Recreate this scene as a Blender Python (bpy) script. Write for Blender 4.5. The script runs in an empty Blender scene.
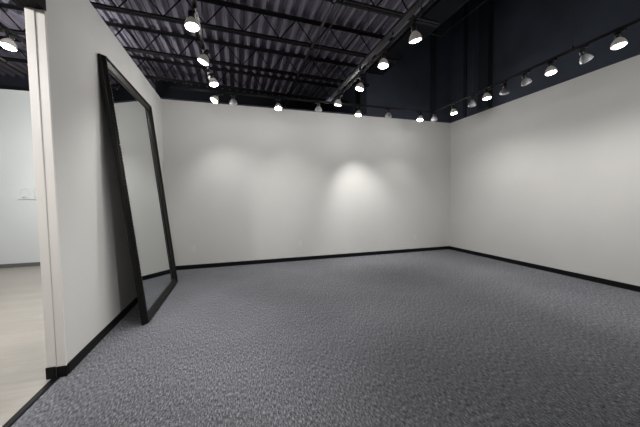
import bpy, math
from mathutils import Vector, Matrix
C = bpy.context.scene.collection
PI = math.pi

# ------------------------------------------------------------------ render look
sc = bpy.context.scene
sc.view_settings.view_transform = 'Standard'
sc.view_settings.look = 'None'
sc.view_settings.gamma = 1.0
sc.view_settings.use_curve_mapping = False
sc.view_settings.exposure = 0.38

# ------------------------------------------------------------------ materials
def s2l(c):
    return tuple(((v/255)/12.92 if v/255 <= .04045 else ((v/255+.055)/1.055)**2.4) for v in c)
def mat(name, col, rough=.6, metal=0., emit=None, estr=0., noise=0., nscale=8., bump=0., bscale=60., coord='Object', nstretch=(1,1,1), spec=.5):
    m = bpy.data.materials.new(name); m.use_nodes = True
    nt = m.node_tree; b = nt.nodes['Principled BSDF']
    b.inputs['Base Color'].default_value = (*col, 1)
    b.inputs['Roughness'].default_value = rough
    b.inputs['Metallic'].default_value = metal
    b.inputs['Specular IOR Level'].default_value = spec
    if emit:
        b.inputs['Emission Color'].default_value = (*emit, 1); b.inputs['Emission Strength'].default_value = estr
    tc = nt.nodes.new('ShaderNodeTexCoord')
    mp = nt.nodes.new('ShaderNodeMapping'); mp.inputs['Scale'].default_value = nstretch
    nt.links.new(tc.outputs[coord], mp.inputs['Vector'])
    if noise > 0:
        n = nt.nodes.new('ShaderNodeTexNoise'); n.inputs['Scale'].default_value = nscale; n.inputs['Detail'].default_value = 4
        nt.links.new(mp.outputs['Vector'], n.inputs['Vector'])
        r = nt.nodes.new('ShaderNodeMapRange'); r.inputs['From Min'].default_value = .25; r.inputs['From Max'].default_value = .75
        r.inputs['To Min'].default_value = 1-noise; r.inputs['To Max'].default_value = 1+noise
        nt.links.new(n.outputs['Fac'], r.inputs['Value'])
        mx = nt.nodes.new('ShaderNodeVectorMath'); mx.operation = 'SCALE'; mx.inputs[0].default_value = col
        nt.links.new(r.outputs['Result'], mx.inputs['Scale']); nt.links.new(mx.outputs['Vector'], b.inputs['Base Color'])
    if bump > 0:
        n = nt.nodes.new('ShaderNodeTexNoise'); n.inputs['Scale'].default_value = bscale; n.inputs['Detail'].default_value = 3
        nt.links.new(mp.outputs['Vector'], n.inputs['Vector'])
        bp = nt.nodes.new('ShaderNodeBump'); bp.inputs['Strength'].default_value = bump; bp.inputs['Distance'].default_value = .004
        nt.links.new(n.outputs['Fac'], bp.inputs['Height']); nt.links.new(bp.outputs['Normal'], b.inputs['Normal'])
    return m

M_WALL  = mat('white_wall_paint', (.66,.655,.64), .75, noise=.025, nscale=1.3, bump=.15, bscale=90, spec=.3)
M_JAMB  = mat('white_trim_paint', (.78,.75,.72), .4, noise=.02, nscale=3)
M_POST  = mat('black_post_paint', (.020,.023,.030), .7, spec=.2)
M_JOINT = mat('grey_joint_caulk', (.52,.51,.50), .6)
M_HALL  = mat('hall_wall_paint', (.66,.69,.695), .7, noise=.02, nscale=1.0, spec=.3)
M_BLACK = mat('black_wall_paint', (.041,.049,.067), .75, noise=.25, nscale=1.2, spec=.25)
M_FAR   = mat('far_wall_black_paint', (.007,.008,.011), .8, noise=.2, nscale=1.2, spec=.1)
M_DECK  = mat('dark_deck_paint', (.17,.158,.20), .65, noise=.12, nscale=2.5, spec=.2)
M_STEEL = mat('black_joist_paint', (.006,.006,.0075), .7, noise=.25, nscale=6, spec=.15)
M_BASE  = mat('black_rubber_base', (.0045,.005,.0055), .5, noise=.15, nscale=12, spec=.2)
M_TRACK = mat('black_track_metal', (.008,.0085,.0095), .45, spec=.3)
M_PIPE  = mat('grey_conduit_metal', (.035,.035,.042), .4, metal=.3, noise=.1, nscale=6)
M_TIP   = mat('blue_glint_metal', (.16,.18,.26), .35, metal=.4)  # bluish reflection at the track end, put into the base colour
M_LIGHTPIPE = mat('bare_conduit_metal', (.30,.26,.24), .4, metal=.3)
M_BULB  = mat('lit_lamp_body', (.36,.35,.34), .4, emit=(1,.93,.85), estr=.06)  # lit bulb's own glow put into a lighter colour and faint emission
M_BULBOFF = mat('unlit_lamp_body', (.24,.24,.25), .35)
M_LENSOFF = mat('unlit_lamp_glass', (.42,.42,.45), .15)
M_LENS  = mat('lit_lamp_glass', (.9,.88,.84), .3, emit=(1,.93,.82), estr=14)
M_SILVER= mat('silver_bracket_metal', (.6,.6,.6), .25, metal=1)
M_FRAME = mat('black_mirror_frame', (.0045,.0043,.004), .36, noise=.2, nscale=14, bump=.1, bscale=40, spec=.28)
M_GLASS = mat('mirror_glass', (.82,.85,.84), .015, metal=1)
M_BACK  = mat('mirror_backing_board', (.02,.017,.014), .8)
M_PLATE = mat('white_outlet_plastic', (.72,.71,.69), .35)
M_SLOT  = mat('outlet_slot_dark', (.05,.05,.05), .6)

def carpet():
    m = bpy.data.materials.new('charcoal_loop_carpet'); m.use_nodes = True
    nt = m.node_tree; b = nt.nodes['Principled BSDF']; L = nt.links.new
    b.inputs['Roughness'].default_value = .95; b.inputs['Specular IOR Level'].default_value = .12
    tc = nt.nodes.new('ShaderNodeTexCoord')
    def noise(scale, sx, sy, detail=2, rot=0):
        mp = nt.nodes.new('ShaderNodeMapping'); mp.inputs['Scale'].default_value = (sx, sy, 1); mp.inputs['Rotation'].default_value = (0,0,rot)
        n = nt.nodes.new('ShaderNodeTexNoise'); n.inputs['Scale'].default_value = scale; n.inputs['Detail'].default_value = detail
        n.inputs['Roughness'].default_value = .6
        L(tc.outputs['Object'], mp.inputs['Vector']); L(mp.outputs['Vector'], n.inputs['Vector']); return n.outputs['Fac']
    def math_(op, a, b_):
        n = nt.nodes.new('ShaderNodeMath'); n.operation = op
        for i, v in enumerate((a, b_)):
            if isinstance(v, (int, float)): n.inputs[i].default_value = v
            else: L(v, n.inputs[i])
        return n.outputs[0]
    streak = noise(1, 135, 28, 3)
    cross = noise(1, 62, 125, 2)
    fine = noise(210, 1, 1, 1)
    broad = noise(.8, 1, 1, 3)
    f = math_('ADD', math_('MULTIPLY', streak, .52), math_('MULTIPLY', cross, .22))
    f = math_('ADD', f, math_('MULTIPLY', fine, .2))
    f = math_('ADD', f, math_('MULTIPLY', broad, .06))
    cr = nt.nodes.new('ShaderNodeValToRGB')
    e = cr.color_ramp.elements
    e[0].position = .38; e[0].color = (.028,.029,.036,1)
    e[1].position = .63; e[1].color = (.42,.42,.46,1)
    k = cr.color_ramp.elements.new(.5); k.color = (.142,.147,.163,1)
    L(f, cr.inputs['Fac']); L(cr.outputs['Color'], b.inputs['Base Color'])
    bp = nt.nodes.new('ShaderNodeBump'); bp.inputs['Strength'].default_value = .5; bp.inputs['Distance'].default_value = .006
    L(f, bp.inputs['Height']); L(bp.outputs['Normal'], b.inputs['Normal'])
    return m
M_CARPET = carpet()

def hall_floor():
    m = bpy.data.materials.new('beige_plank_floor'); m.use_nodes = True
    nt = m.node_tree; b = nt.nodes['Principled BSDF']; L = nt.links.new
    b.inputs['Roughness'].default_value = .38
    tc = nt.nodes.new('ShaderNodeTexCoord')
    mp = nt.nodes.new('ShaderNodeMapping'); mp.inputs['Rotation'].default_value = (0,0,0)
    L(tc.outputs['Object'], mp.inputs['Vector'])
    br = nt.nodes.new('ShaderNodeTexBrick'); br.inputs['Scale'].default_value = 1
    br.inputs['Brick Width'].default_value = 1.2; br.inputs['Row Height'].default_value = .18
    br.inputs['Mortar Size'].default_value = .0015
    br.inputs['Color1'].default_value = (.33,.31,.28,1); br.inputs['Color2'].default_value = (.375,.352,.32,1)
    br.inputs['Mortar'].default_value = (.30,.26,.22,1)
    L(mp.outputs['Vector'], br.inputs['Vector'])
    mp2 = nt.nodes.new('ShaderNodeMapping'); mp2.inputs['Scale'].default_value = (2, 22, 1)
    n = nt.nodes.new('ShaderNodeTexNoise'); n.inputs['Scale'].default_value = 1.4; n.inputs['Detail'].default_value = 6
    L(tc.outputs['Object'], mp2.inputs['Vector']); L(mp2.outputs['Vector'], n.inputs['Vector'])
    r = nt.nodes.new('ShaderNodeMapRange'); r.inputs['To Min'].default_value = .8; r.inputs['To Max'].default_value = 1.2
    L(n.outputs['Fac'], r.inputs['Value'])
    v = nt.nodes.new('ShaderNodeVectorMath'); v.operation = 'SCALE'
    L(br.outputs['Color'], v.inputs[0]); L(r.outputs['Result'], v.inputs['Scale']); L(v.outputs['Vector'], b.inputs['Base Color'])
    return m
M_PLANK = hall_floor()

# ------------------------------------------------------------------ mesh helpers
class MB:
    def __init__(s): s.v = []; s.f = []; s.sm = []
    def add(s, vs, fs, smooth=False):
        n = len(s.v); s.v += [tuple(v) for v in vs]; s.f += [tuple(i+n for i in f) for f in fs]; s.sm += [smooth]*len(fs); return s
    def box(s, x0, x1, y0, y1, z0, z1):
        vs = [(x,y,z) for z in (z0,z1) for y in (y0,y1) for x in (x0,x1)]
        return s.add(vs, [(0,2,3,1),(4,5,7,6),(0,1,5,4),(2,6,7,3),(0,4,6,2),(1,3,7,5)])
    def prism(s, prof, axis, a, b):            # profile (closed 2D loop) extruded along axis
        n = len(prof)
        def P(u, v, t): return {'x': (t,u,v), 'y': (u,t,v), 'z': (u,v,t)}[axis]
        vs = [P(u,v,a) for u,v in prof] + [P(u,v,b) for u,v in prof]
        fs = [(i,(i+1)%n,(i+1)%n+n,i+n) for i in range(n)] + [tuple(range(n))[::-1], tuple(range(n,2*n))]
        return s.add(vs, fs)
    def tube(s, p, q, r, n=10, r2=None, smooth=True):
        p = Vector(p); q = Vector(q); r2 = r if r2 is None else r2
        d = (q-p).normalized(); a = d.orthogonal().normalized(); b = d.cross(a)
        vs = []
        for c, rr in ((p, r), (q, r2)):
            vs += [c + (a*math.cos(2*PI*i/n) + b*math.sin(2*PI*i/n))*rr for i in range(n)]
        s.add(vs, [(i,(i+1)%n,(i+1)%n+n,i+n) for i in range(n)], smooth)
        m = len(s.v)-2*n
        s.f += [tuple(m+i for i in range(n))[::-1], tuple(m+n+i for i in range(n))]; s.sm += [False, False]
        return s
    def lathe(s, base, d, prof, n=28, cap0=False, cap1=False):   # prof: list of (t along d, radius)
        base = Vector(base); d = Vector(d).normalized(); a = d.orthogonal().normalized(); b = d.cross(a)
        vs = []
        for t, r in prof:
            vs += [base + d*t + (a*math.cos(2*PI*i/n)+b*math.sin(2*PI*i/n))*r for i in range(n)]
        k = len(prof); fs = [(j*n+i, j*n+(i+1)%n, (j+1)*n+(i+1)%n, (j+1)*n+i) for j in range(k-1) for i in range(n)]
        if cap0: fs.append(tuple(range(n))[::-1])
        if cap1: fs.append(tuple((k-1)*n+i for i in range(n)))
        return s.add(vs, fs, True)
    def build(s, name, m, parent=None, origin=(0,0,0), bevel=0):
        o_ = Vector(origin)
        me = bpy.data.meshes.new(name)
        me.from_pydata([tuple(Vector(v)-o_) for v in s.v], [], s.f); me.update()
        import bmesh
        bm = bmesh.new(); bm.from_mesh(me); bmesh.ops.recalc_face_normals(bm, faces=bm.faces); bm.to_mesh(me); bm.free()
        me.polygons.foreach_set('use_smooth', s.sm)
        me.materials.append(m)
        o = bpy.data.objects.new(name, me); C.objects.link(o)
        if parent: o.parent = parent
        else: o.location = o_
        if bevel:
            bv = o.modifiers.new('bevel', 'BEVEL'); bv.width = bevel; bv.segments = 2; bv.limit_method = 'ANGLE'
        return o
def struct(name, mb, m, **k):
    o = mb.build(name, m, **k); o['kind'] = 'structure'; return o
def thing(name, label, cat, loc=(0,0,0), group=None):
    o = bpy.data.objects.new(name, None); C.objects.link(o); o.location = loc; o.empty_display_size = .1
    o['label'] = label; o['category'] = cat
    if group: o['group'] = group
    return o

# ------------------------------------------------------------------ dimensions (metres)
XL, XR, YB, H = -1.356, 5.588, 6.217, 3.42      # carpeted room
YE = 2.69                                       # near end of the left partition
YREAR = -3.2
HB = .087                                       # rubber base height
WT = .115
HX, HY, HH = -8.0, 7.72, 3.84                   # side hall
YFAR, YFAR2 = 8.6, 9.65
XS = 3.10                                       # where the deck bay ends
ZTOP = 6.2
def roof(x): return 4.62 - .03*x                # underside of the deck: falls gently to the right
XT = XL - WT/2 - .005                           # line between carpet and planks

# ------------------------------------------------------------------ shell
struct('floor', MB().box(XT, XR+.12, YREAR-.1, YFAR2+.1, -.15, 0), M_CARPET)
struct('floor.001', MB().box(HX-.1, XT, YREAR-.1, YFAR2+.1, -.15, 0), M_PLANK)
struct('wall_left', MB().box(XL-WT, XL, YE+.02, YB, 0, H), M_WALL)
struct('wall_left', MB().box(XL-WT, XL, YREAR, -1.6, 0, H), M_WALL)
struct('wall_back', MB().box(XL-WT, XR+.12, YB, YB+.12, 0, H), M_WALL)
struct('wall_right', MB().box(XR, XR+.12, YREAR, YB, 0, H), M_WALL)
struct('wall_rear', MB().box(HX, XR+.12, YREAR-.12, YREAR, 0, H), M_WALL)
struct('wall_hall', MB().box(HX, XL-WT, HY, HY+.12, 0, HH), M_HALL)
struct('wall_hall', MB().box(HX-.12, HX, YREAR-.12, YFAR2, 0, 5.2), M_HALL)
# black painted upper walls
struct('wall_upper', MB().box(XS+.4, XR+.12, YB, YB+.12, H, ZTOP), M_BLACK)
struct('wall_upper', MB().box(XR, XR+.12, YREAR-.12, YB, H, ZTOP), M_BLACK)
struct('wall_upper', MB().box(XS, XS+.4, YB+.0, YFAR, H, ZTOP), M_BLACK)
struct('wall_upper', MB().box(HX, XS, YREAR-.12, YREAR, H, 5.0), M_BLACK)
struct('wall_upper', MB().box(XS, XR, YREAR-.12, YREAR, H, ZTOP), M_BLACK)
struct('wall_far', MB().box(-2.0, XS+.4, YFAR, YFAR+.12, 0, 5.0), M_FAR)
struct('wall_far', MB().box(-2.0, -1.88, YFAR+.12, YFAR2, 0, 5.0), M_BLACK)
struct('wall_far', MB().box(HX, -1.88, YFAR2, YFAR2+.12, 0, 5.1), M_BLACK)

# corrugated roof deck
def deck():
    mb = MB(); x = HX-.1; prof = []
    p = .205; d = .078
    while x < XS:
        prof += [(x, 0), (x+.045, 0), (x+.060, d), (x+.117, d), (x+.124, d-.022), (x+.131, d), (x+.190, d)]
        x += p
    prof = [(a, roof(a)+b) for a, b in prof if a <= XS+.3]
    n = len(prof)
    vs = [(a, y, z) for y in (YREAR-.1, YFAR2+.1) for a, z in prof]
    fs = [(i, i+1, n+i+1, n+i) for i in range(n-1)]
    k = len(vs)
    vs += [(a, y, z+.1) for y in (YREAR-.1, YFAR2+.1) for a, z in (prof[0], prof[-1])]
    fs += [(k, k+1, k+3, k+2)]
    return mb.add(vs, fs)
struct('ceiling', deck(), M_DECK)
struct('ceiling.001', MB().box(XS-.02, XR+.12, YREAR-.12, YB+.12, ZTOP, ZTOP+.1), M_BLACK)
struct('wall_upper', MB().box(XS+.001, XS+.4, YREAR, YB, roof(XS)-.08, ZTOP), M_FAR)
# slim black posts and pilasters on the black upper walls
struct('trim_1', MB().box(4.93, 5.07, YB-.05, YB, H+.01, ZTOP), M_POST)
struct('trim_2', MB().box(XR-.04, XR, 5.68, 5.76, H+.01, ZTOP), M_POST)
struct('trim_3', MB().box(XR-.14, XR, 4.96, 5.22, H+.01, ZTOP), M_POST)
struct('trim_4', MB().box(XS-.05, XS, 6.6, 6.75, H, 4.5), M_STEEL)
struct('trim_5', MB().box(XL, XS, YB-.004, YB+.124, H, H+.03), M_BLACK)

# rubber base
def base(name, x0, x1, y0, y1, h=HB):
    struct(name, MB().box(x0, x1, y0, y1, 0, h), M_BASE, bevel=.003)
base('baseboard_back', XL, XR, YB-.012, YB)
base('baseboard_right', XR-.012, XR, YREAR, YB-.012)
base('baseboard_left', XL, XL+.012, YE+.02, YB-.012)
base('baseboard_left', XL, XL+.012, YREAR, -1.6)
struct('baseboard_hall', MB().box(HX, XL-WT, HY-.012, HY, 0, .085), mat('grey_rubber_base', (.13,.13,.13), .5))
# white end of the left partition: two jamb boards with a dark joint, each with its piece of base
struct('trim_6', MB().box(XL-.056, XL+.002, YE, YE+.02, 0, 2.868), M_JAMB, bevel=.003)
struct('trim_7', MB().box(XL-WT-.004, XL-.0595, YE-.006, YE+.02, 0, 2.868), M_JAMB, bevel=.003)
struct('trim_8', MB().box(XL-.0595, XL-.056, YE-.001, YE+.02, 0, 2.868), M_JOINT)
base('baseboard_end', XL-.058, XL+.014, YE-.012, YE)
base('baseboard_end', XL-WT-.008, XL-.060, YE-.018, YE-.006, .094)
# black header over the opening and black threshold strip
struct('trim_9', MB().box(XL-WT-.045, XL+.002, -1.6, YE+.02, 2.868, 3.05), M_STEEL)
struct('wall_left', MB().box(XL-WT, XL, -1.6, YE+.02, 3.05, H), M_WALL)
struct('trim_10', MB().prism([(XT-.028,0),(XT-.02,.007),(XT+.02,.010),(XT+.028,0)], 'y', -1.6, YE-.006), M_BASE)

# ------------------------------------------------------------------ roof joists
def joist(y, label):
    x0, x1 = HX, XS
    t = thing('roof_joist', label, 'joist', (0, y, 4.2), 'open web joists under the roof deck')
    def chord(name, ztop, h):
        mb = MB()
        for s in (-1, 1):                       # a pair of steel angles back to back
            prof = [(0,0),(s*.045,0),(s*.045,.006),(s*.006,.006),(s*.006,h),(0,h)] if name == 'bottom_chord' else \
                   [(0,h),(s*.045,h),(s*.045,h-.006),(s*.006,h-.006),(s*.006,0),(0,0)]
            prof = [(a+s*.008, b) for a, b in prof]
            n = len(prof)
            vs = [(x, a, roof(x)-ztop-h+b-4.2) for x in (x0, x1) for a, b in prof]
            mb.add(vs, [(i,(i+1)%n,(i+1)%n+n,i+n) for i in range(n)]+[tuple(range(n)), tuple(range(n,2*n))])
        return mb.build(name, M_STEEL, t)
    chord('top_chord', 0.0, .045); chord('bottom_chord', .385, .05)
    mb = MB(); x = x0+.1; k = 0
    while x+.3 < x1:
        za, zb = (-.03, -.40) if k % 2 == 0 else (-.40, -.03)
        mb.tube((x, 0, roof(x)+za-4.2), (x+.3, 0, roof(x+.3)+zb-4.2), .011, 8)
        x += .3; k += 1
    mb.build('web', M_STEEL, t)
joist(7.35, 'black open web roof joist farthest back, beyond the white back wall')
joist(6.12, 'black open web roof joist right above the top of the white back wall')
joist(4.92, 'black open web roof joist, second one in front of the back wall')
joist(3.72, 'black open web roof joist crossing the upper edge of the photo')
joist(2.52, 'black open web roof joist nearest the viewer, just overhead')

# ------------------------------------------------------------------ conduits
def conduit(label, x, z, y0, y1, r, m, clamps, name='conduit', group='conduits along the ceiling', dz=0):
    t = thing(name, label, 'conduit', (x, y1, z), group)
    MB().tube((0, y0-y1, 0), (0, 0, dz), r, 12).build('pipe', m, t)
    for yc in clamps:
        k = (yc-y1); mb = MB()
        mb.tube((0, k-.012, 0), (0, k+.012, 0), r+.006, 12)
        mb.box(-.006, .006, k-.01, k+.01, r, roof(x)-.435-z+.01)
        mb.build('hanger_clamp', M_STEEL, t)
conduit('thick grey conduit on the ceiling running towards the back wall, left of a thinner one', 1.36, 4.12, -1, 8.55, .021, M_PIPE, (7.35,6.12,4.92,3.72,2.52))
conduit('thin dark conduit on the ceiling just right of the thick grey conduit', 1.50, 4.13, -1, 8.55, .012, M_TRACK, (7.35,6.12,4.92,3.72,2.52))
conduit('thin bare conduit on the ceiling of the side hall, high above the hall floor', -4.39, 4.28, 0, 9.6, .018, M_LIGHTPIPE, (7.35,6.12,4.92,3.72,2.52))
t = thing('conduit', 'thin grey conduit running beside the dark high bay right of the middle track', 'conduit', (XS+.41, YB, 4.45), 'conduits along the ceiling')
MB().tube((0, -8, 0), (0, 0, 0), .011, 10).build('pipe', M_TRACK, t)
t = thing('conduit', 'thin grey conduit with a bend, high on the dark right hand bay', 'conduit', (3.82, 4.5, 4.48), 'conduits along the ceiling')
mb = MB(); mb.tube((0, -7, 0), (0, 0, 0), .012, 10); mb.tube((0,0,0), (-.32, 0, 0), .012, 10); mb.tube((0,0,-.012),(0,0,.012),.022,10)
mb.build('pipe', M_TRACK, t)

# ------------------------------------------------------------------ lighting track
TZ = 3.30
def track(label, a, b, rods, cap=None, stub=None):
    a = Vector(a); b = Vector(b); d = (b-a).normalized(); n = Vector((-d.y, d.x, 0)); 
    t = thing('lighting_track', label, 'track', (a.x, a.y, TZ), 'black ceiling lighting tracks')
    def bar(name, z0, z1, w, m, p=a, q=b):
        mb = MB(); c = [p-n*w, p+n*w, q-n*w, q+n*w]
        vs = [(v.x-a.x, v.y-a.y, z) for z in (z0, z1) for v in c]
        mb.add(vs, [(0,1,3,2),(4,6,7,5),(0,4,5,1),(2,3,7,6),(0,2,6,4),(1,5,7,3)])
        return mb.build(name, m, t, bevel=.002)
    bar('rail', 0, .02, .018, M_TRACK)
    r = bar('rail_flange', -.012, .0, .006, M_BASE)
    for k, s in enumerate(rods):
        p = a.lerp(b, s) - a
        x = a.x+p.x
        mb = MB(); top = roof(min(x, XS))-TZ-.38 if x < XS else ZTOP-TZ
        mb.tube((p.x, p.y, .02), (p.x, p.y, top), .004, 8); mb.tube((p.x,p.y,.018),(p.x,p.y,.045),.012,10)
        mb.build('hanger_rod', M_TRACK, t)
    return t, a
LX, MX, RX, BY = -.335, 1.87, 4.24, 5.24
def fr(y0, y1, ys): return [(y-y0)/(y1-y0) for y in ys]
track('black lighting track over the left side of the room, nearest the leaning mirror', (LX, -2.6, 0), (LX, 4.78, 0), fr(-2.6, 4.78, (-1.2, .9, 2.52, 3.72)))
tk, ta = track('black lighting track running down the middle of the ceiling to the back track', (MX, -2.6, 0), (MX, BY-.03, 0), fr(-2.6, BY, (-1.2,.9,2.52,3.72,4.92)))
mb = MB(); mb.box(-.035, .035, 0, 5.1+1.9, .055, .085)
for k in range(8): mb.box(-.008, .008, .3+k*.9, .33+k*.9, .018, .06)
mb.build('support_strut', M_PIPE, tk).location = (-.05, .75, 0)
mb = MB(); mb.box(-.04, .04, -.28, .0, .05, .09)
mb.build('strut_end_glint', M_TIP, tk).location = (-.05, 8.03, 0)  # added end piece standing in for a bluish reflection on the track
track('black lighting track along the right wall', (RX, -2.6, 0), (RX, BY-.03, 0), fr(-2.6, BY, (-1, 1, 2.6, 4.2)))
track('black lighting track parallel to the back wall, with the most lamps', (-1.0, BY, 0), (RX+.03, BY, 0), [(x+1.0)/(RX+1.0) for x in (-.75, .9, 2.5, 4.1)])

LIGHT_W = 60
def lamp(xt, yt, face, aim, lit, label, group, power=1.0, silver=False, spill=.15, cone=85, beam=None):
    """one PAR lamp on a track: face = centre of the lens, aim = where it points"""
    face = Vector(face); aim = Vector(aim).normalized()
    neck = face - aim*.098                                  # rear of the bulb
    t = thing('track_spotlight', label, 'spotlight', (xt, yt, TZ), group)
    o = Vector((xt, yt, TZ)); T = lambda v: Vector(v)-o
    # adapter clipped to the rail
    mb = MB(); mb.box(-.016, .016, -.045, .045, -.038, -.008) if abs(yt-BY) > .01 else mb.box(-.045, .045, -.016, .016, -.038, -.008)
    mb.build('adapter', M_TRACK, t, bevel=.003)
    MB().tube((0,0,-.036), T(neck) + aim*.0 , .007, 10).build('arm', M_SILVER if silver else M_TRACK, t)
    MB().lathe(T(neck-aim*.045), aim, [(-.018,.0),(-.018,.024),(-.012,.029),(.05,.030),(.052,.02)], 20).build('socket', M_TRACK, t)
    bl = MB().lathe(T(neck), aim, [(0,.0),(0,.022),(.012,.028),(.028,.044),(.048,.057),(.07,.065),(.088,.068),(.096,.067),(.098,.062)], 32)
    bulb = bl.build('bulb', M_BULB if lit else M_BULBOFF, t)
    lm = M_LENS if lit else M_LENSOFF
    MB().lathe(T(neck), aim, [(.0965,.0625),(.1025,.055),(.108,.040),(.1115,.022),(.1125,.001)], 32, cap1=True).build('lens', lm, bulb)
    if lit:
        L = bpy.data.lights.new('spotlight_beam', 'SPOT'); L.energy = LIGHT_W*power; L.color = (1,.98,.95)
        L.spot_size = math.radians(cone); L.spot_blend = 1; L.shadow_soft_size = .05
        lo = bpy.data.objects.new('spotlight_beam', L); C.objects.link(lo); lo.parent = t
        lo.location = T(face+aim*.016); lo.rotation_euler = (Vector(beam)-face if beam else aim).to_track_quat('-Z', 'Y').to_euler()
        P = bpy.data.lights.new('spill_fill', 'POINT'); P.energy = LIGHT_W*spill; P.color = (1,.98,.95)  # added point light below the lens, brightens roof deck and upper walls
        P.shadow_soft_size = .04
        po = bpy.data.objects.new('spill_fill', P); C.objects.link(po); po.parent = t
        po.location = T(face+aim*.06); po.rotation_euler = lo.rotation_euler
    return t
def toward(face, target): return Vector(target)-Vector(face)
Z = 3.1
gl, gm, gr, gb = 'lamps on the left track', 'lamps on the middle track', 'lamps on the right track', 'lamps on the back track'
# left track
f = (-.365, 3.03, 3.10); lamp(LX, 3.03, f, (.06,-.14,-1), True, 'brightest and largest lit spotlight, on the left track nearest the viewer', gl, 1.0, spill=.02, cone=72)
f = (-.345, 3.76, 3.11); lamp(LX, 3.80, f, (-.42,.02,-1), True, 'lit spotlight second on the left track, turned towards the leaning mirror', gl, .8, spill=.08)
f = (-.262, 4.40, 3.10); lamp(LX, 4.44, f, (.15, -.12,-1), True, 'lit spotlight third on the left track, just above the lamp at the back track', gl, 1.7, spill=.05, beam=(-1.3,3.0,.2), cone=75)
# middle track
f = (1.90, 2.64, 3.10); lamp(MX, 2.64, f, (.25,.1,-1), True, 'lit spotlight nearest the viewer on the middle track, highest in the photo there', gm, 1.1, spill=.02, beam=(.9,2.9,0), cone=110)
f = (1.85, 3.24, 3.10); lamp(MX, 3.24, f, (-.12,-.1,-1), True, 'lit spotlight second from the viewer on the middle track', gm, 1.3, spill=.02, beam=(.5,4.3,0), cone=110)
f = (1.87, 4.00, 3.10); lamp(MX, 3.97, f, (-.28,.05,-1), True, 'lit spotlight third on the middle track, tilted to the left', gm, 1.2, silver=True, beam=(.4,5.4,0), spill=.03)
f = (1.80, 4.76, 3.10); lamp(MX, 4.76, f, (-.1,.2,-1), True, 'lit spotlight at the far end of the middle track', gm, .8, spill=.06, beam=(1.7,5.9,0))
# back track
bl_ = [(-.311, 5.09, True, (-.55,-.30,-1), 'lit spotlight at the left end of the back track, tilted on a silver arm', 1.25, True, (0,6.2,.8)),
       (.002, 5.20, False, (0,.1,-1), 'unlit spotlight on the back track, next right of the one with the silver arm', 1, False, None),
       (.796, 5.22, True, (-.05,-.30,-1), 'lit round spotlight on the back track, third lamp from its left end', .9, False, (1.6,6.2,.2)),
       (1.561, 5.18, False, (0,.1,-1), 'unlit spotlight on the back track just left of the middle track', 1, False, None),
       (2.413, 5.22, True, (-.18,-.12,-1), 'lit spotlight on the back track, first one right of the middle track', 4.2, False, (3.08,6.2,.65)),
       (3.089, 5.20, False, (0,.1,-1), 'unlit spotlight on the back track between two lit ones, right of the middle track', 1, False, None),
       (3.861, 5.20, True, (-.25,-.15,-1), 'lit spotlight on the back track, last lit one before the right corner', .9, False, (3.9,6.1,.3)),
       (4.20, 5.16, False, (.05,.0,-1), 'unlit spotlight in the corner where the back track meets the right track', 1, False, None)]
for x, y, lit, d, lab, pw, sv, be in bl_:
    d = Vector(d).normalized()
    xt = x + (.10 if sv else -d.x*.10); lamp(xt, BY, (x, y, Z), d, lit, lab, gb, pw, silver=sv, beam=be, cone=66 if x in (2.413,) else 88)
# right track
rl = [(4.244, 4.634, True, (.05,-.12,-1), 'lit spotlight at the far end of the right track, nearest the corner', .9),
      (4.231, 4.177, False, (-.1,0,-1), 'unlit spotlight on the right track between its two farthest lit lamps', 1),
      (4.169, 3.80, True, (.05,-.12,-1), 'lit spotlight second from the far corner on the right track', .9),
      (4.27, 3.56, False, (.1,.1,-1), 'dark unlit spotlight on the right track just before the lit one', 1),
      (4.234, 3.165, False, (.35,-.15,-1), 'grey unlit spotlight on the right track, third unlit one from the far corner', 1),
      (4.188, 2.802, True, (-.02,-.15,-1), 'lit spotlight on the right track between two grey unlit ones', .9),
      (4.268, 2.439, False, (.55,-.2,-1), 'large grey unlit spotlight tilted right, second nearest on the right track', 1),
      (4.204, 2.103, True, (-.02,-.12,-1), 'large lit spotlight on the right track, rightmost lamp in the photo', .9)]
for x, y, lit, d, lab, pw in rl:
    d = Vector(d).normalized(); lamp(RX, y-d.y*.1, (x, y, Z), d, lit, lab, gr, pw*1.15, spill=.06, cone=125, beam=(x+.32, y, Z-1))
# unseen lamps over and behind the viewer, added to light walls and jamb
lamp(LX, 1.2, (LX-.02, 1.2, Z), (.2,0,-1), True, 'added unseen spotlight on the left track just above the viewer', gl, .25, spill=.01, cone=70)
lamp(LX, -.8, (LX-.02, -.8, Z), (-.2,0,-1), True, 'added unseen spotlight on the left track behind the viewer', gl, 3.0, spill=.05, beam=(-1.45,2.69,1.2), cone=44)
lamp(MX, .4, (MX, .4, Z), (.2,0,-1), True, 'added unseen spotlight on the middle track behind the viewer', gm, 4.2, spill=.03, beam=(-1.36, 2.8, -.3), cone=56)
lamp(RX, .9, (RX, .9, Z), (.8,.4,-1), True, 'added unseen spotlight on the right track beside the viewer', gr, .8)
lamp(RX, -.9, (RX, -.9, Z), (.8,.2,-1), True, 'added unseen spotlight on the right track behind the viewer', gr, .6)
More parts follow.
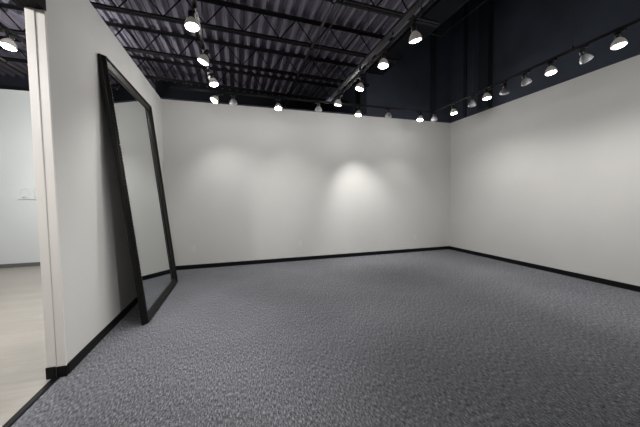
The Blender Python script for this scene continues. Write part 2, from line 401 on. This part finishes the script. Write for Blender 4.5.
# side hall
HXT = -2.33
track('black lighting track in the side hall seen through the opening', (HXT-.02, -2.6, 0), (HXT-.02, 6.6, 0), fr(-2.6, 6.6, (-1,.9,2.52,4.92,6.12)))
lamp(HXT-.02, 3.96, (-2.326, 3.94, 3.10), (-.15,-.2,-1), True, 'lit spotlight in the side hall at the left edge of the photo', 'lamps in the side hall', 1.0, spill=1.0)
for y, d, pw, sp, lab in ((5.6, (-1,1.1,-.9), 2.0, 2.3, 'added unseen spotlight on the hall track farther down the hall'), (2.2, (-.5,.5,-1), 3, .8, 'added unseen spotlight on the hall track beside the opening'), (.4, (.35,1,-.62), 1.8, .3, 'added unseen spotlight on the hall track nearest the viewer')):
    lamp(HXT-.02, y, (HXT-.1, y, 3.10), d, True, lab, 'lamps in the side hall', pw, spill=sp)  # out-of-view hall lamps, added to brighten hall, jamb boards and deck

# ------------------------------------------------------------------ leaning mirror
def mirror():
    W, L, TH = 1.70, 2.98, .064
    y0 = 3.535
    back_x = XL + .012
    bx = -1.058
    th = math.asin((bx-(XL+.002))/L)
    t = thing('floor_mirror', 'huge black framed floor mirror leaning against the left wall on the carpet', 'mirror', (bx, y0, 0))
    t.rotation_euler = (0, -th, 0)
    # local frame: x out of the wall, y along the wall, z up the mirror
    prof = [(0,0),(.026,0),(.029,.005),(.040,.006),(TH-.006,.012),(TH-.001,.017),(TH-.001,.024),(TH-.010,.031),(.036,.080),(.034,.090),(.022,.098),(.008,.098),(.008,.02),(0,.02)]
    def sweep(corners_out, inward):             # mitred piece between two outer corners
        (ya, za), (yb, zb) = corners_out; (ia, ja), (ib, jb) = inward
        vs = [(x, ya+ia*w, za+ja*w) for x, w in prof] + [(x, yb+ib*w, zb+jb*w) for x, w in prof]
        n = len(prof)
        return MB().add(vs, [(i,(i+1)%n,(i+1)%n+n,i+n) for i in range(n)]+[tuple(range(n)), tuple(range(n,2*n))])
    c = [(0,0),(W,0),(W,L),(0,L)]; inn = [(1,1),(-1,1),(-1,-1),(1,-1)]
    for k, nm in ((0,'bottom_rail'),(1,'side_stile'),(2,'top_rail'),(3,'side_stile')):
        sweep((c[k], c[(k+1)%4]), (inn[k], inn[(k+1)%4])).build(nm, M_FRAME, t)
    # carved bead along the inner edge of the frame
    mb = MB(); xb = TH-.004
    def beads(p, q, n):
        for i in range(n):
            s = (i+.5)/n; y = p[0]+(q[0]-p[0])*s; z = p[1]+(q[1]-p[1])*s
            r = .0135; vs = []; m = 8
            for a in range(5):
                ph = PI*a/4 - PI/2
                for b_ in range(m):
                    vs.append((xb + r*math.cos(ph)*math.cos(2*PI*b_/m), y + (r*1.5*math.sin(ph) if p[1]==q[1] else r*math.cos(ph)*math.sin(2*PI*b_/m)),
                               z + (r*math.cos(ph)*math.sin(2*PI*b_/m) if p[1]==q[1] else r*1.5*math.sin(ph))))
            mb.add(vs, [(a*m+b_, a*m+(b_+1)%m, (a+1)*m+(b_+1)%m, (a+1)*m+b_) for a in range(4) for b_ in range(m)], True)
    e = .0205
    beads((e,e),(W-e,e), 48); beads((e,L-e),(W-e,L-e), 48); beads((e,e),(e,L-e), 86); beads((W-e,e),(W-e,L-e), 86)
    mb.build('bead_trim', M_FRAME, t)
    MB().box(.016, .021, .085, W-.085, .085, L-.085).build('mirror_glass', M_GLASS, t)
    MB().box(.006, .016, .05, W-.05, .05, L-.05).build('backing_board', M_BACK, t)
mirror()

# ------------------------------------------------------------------ wall outlets
for x, z, lab in ((-.867, .424, 'white wall outlet low on the back wall near the mirror'),
                  (1.389, .40, 'white wall outlet low on the back wall near its middle'),
                  (4.484, .385, 'white wall outlet low on the back wall near the right corner')):
    t = thing('wall_outlet', lab, 'outlet', (x, YB, z), 'outlets on the back wall')
    MB().box(-.037, .037, -.006, 0, -.06, .06).build('cover_plate', M_PLATE, t, bevel=.003)
    for s in (-1, 1):
        r = MB().box(-.017, .017, -.009, -.005, s*.024-.015, s*.024+.015).build('receptacle', M_PLATE, t, bevel=.002)
        mb = MB(); mb.box(-.008, -.006, -.0098, -.0088, s*.024-.004, s*.024+.006); mb.box(.006, .008, -.0098, -.0088, s*.024-.004, s*.024+.006)
        mb.tube((0,-.0098,s*.024-.009),(0,-.0088,s*.024-.009),.003,8)
        mb.build('slot', M_SLOT, r)

# ------------------------------------------------------------------ pale raised figures on the hall wall
t = thing('wall_sign', 'pale raised numeral and letter above a thin ledge, far wall of the side hall', 'sign', (-4.50, HY, 1.50))
def stroke(name, pts, r=.006):
    mb = MB()
    for a, b in zip(pts, pts[1:]): mb.tube((a[0], -.006, a[1]), (b[0], -.006, b[1]), r, 8)
    mb.build(name, M_HALL, t)
stroke('raised_numeral', [(0,.13),(.01,.19),(.05,.23),(.11,.235),(.155,.20),(.16,.15),(.13,.10),(.02,.03),(.17,.03)])
stroke('raised_letter', [(.24,.03),(.24,.235),(.33,.235),(.39,.20),(.41,.13),(.39,.07),(.33,.03),(.24,.03)])
MB().box(-.04, .46, -.022, 0, -.012, .006).build('ledge', M_HALL, t, bevel=.003)

# ------------------------------------------------------------------ world, camera
w = bpy.data.worlds.new('night'); sc.world = w; w.use_nodes = True
w.node_tree.nodes['Background'].inputs['Color'].default_value = (.01,.01,.012,1)
w.node_tree.nodes['Background'].inputs['Strength'].default_value = .5
f, yaw, pitch, roll = 277.05, .29377, -.04947, -.01246
F = Vector((math.sin(yaw)*math.cos(pitch), math.cos(yaw)*math.cos(pitch), math.sin(pitch)))
Rr = Vector((math.cos(yaw), -math.sin(yaw), 0)); U = Rr.cross(F)
R2 = Rr*math.cos(roll)+U*math.sin(roll); U2 = -Rr*math.sin(roll)+U*math.cos(roll)
cam = bpy.data.cameras.new('camera'); co = bpy.data.objects.new('camera', cam); C.objects.link(co)
cam.sensor_width = 36; cam.lens = f/640*36; cam.clip_start = .05
m = Matrix((R2, U2, -F)).transposed().to_4x4(); m.translation = (0,0,1.4)
co.matrix_world = m; sc.camera = co
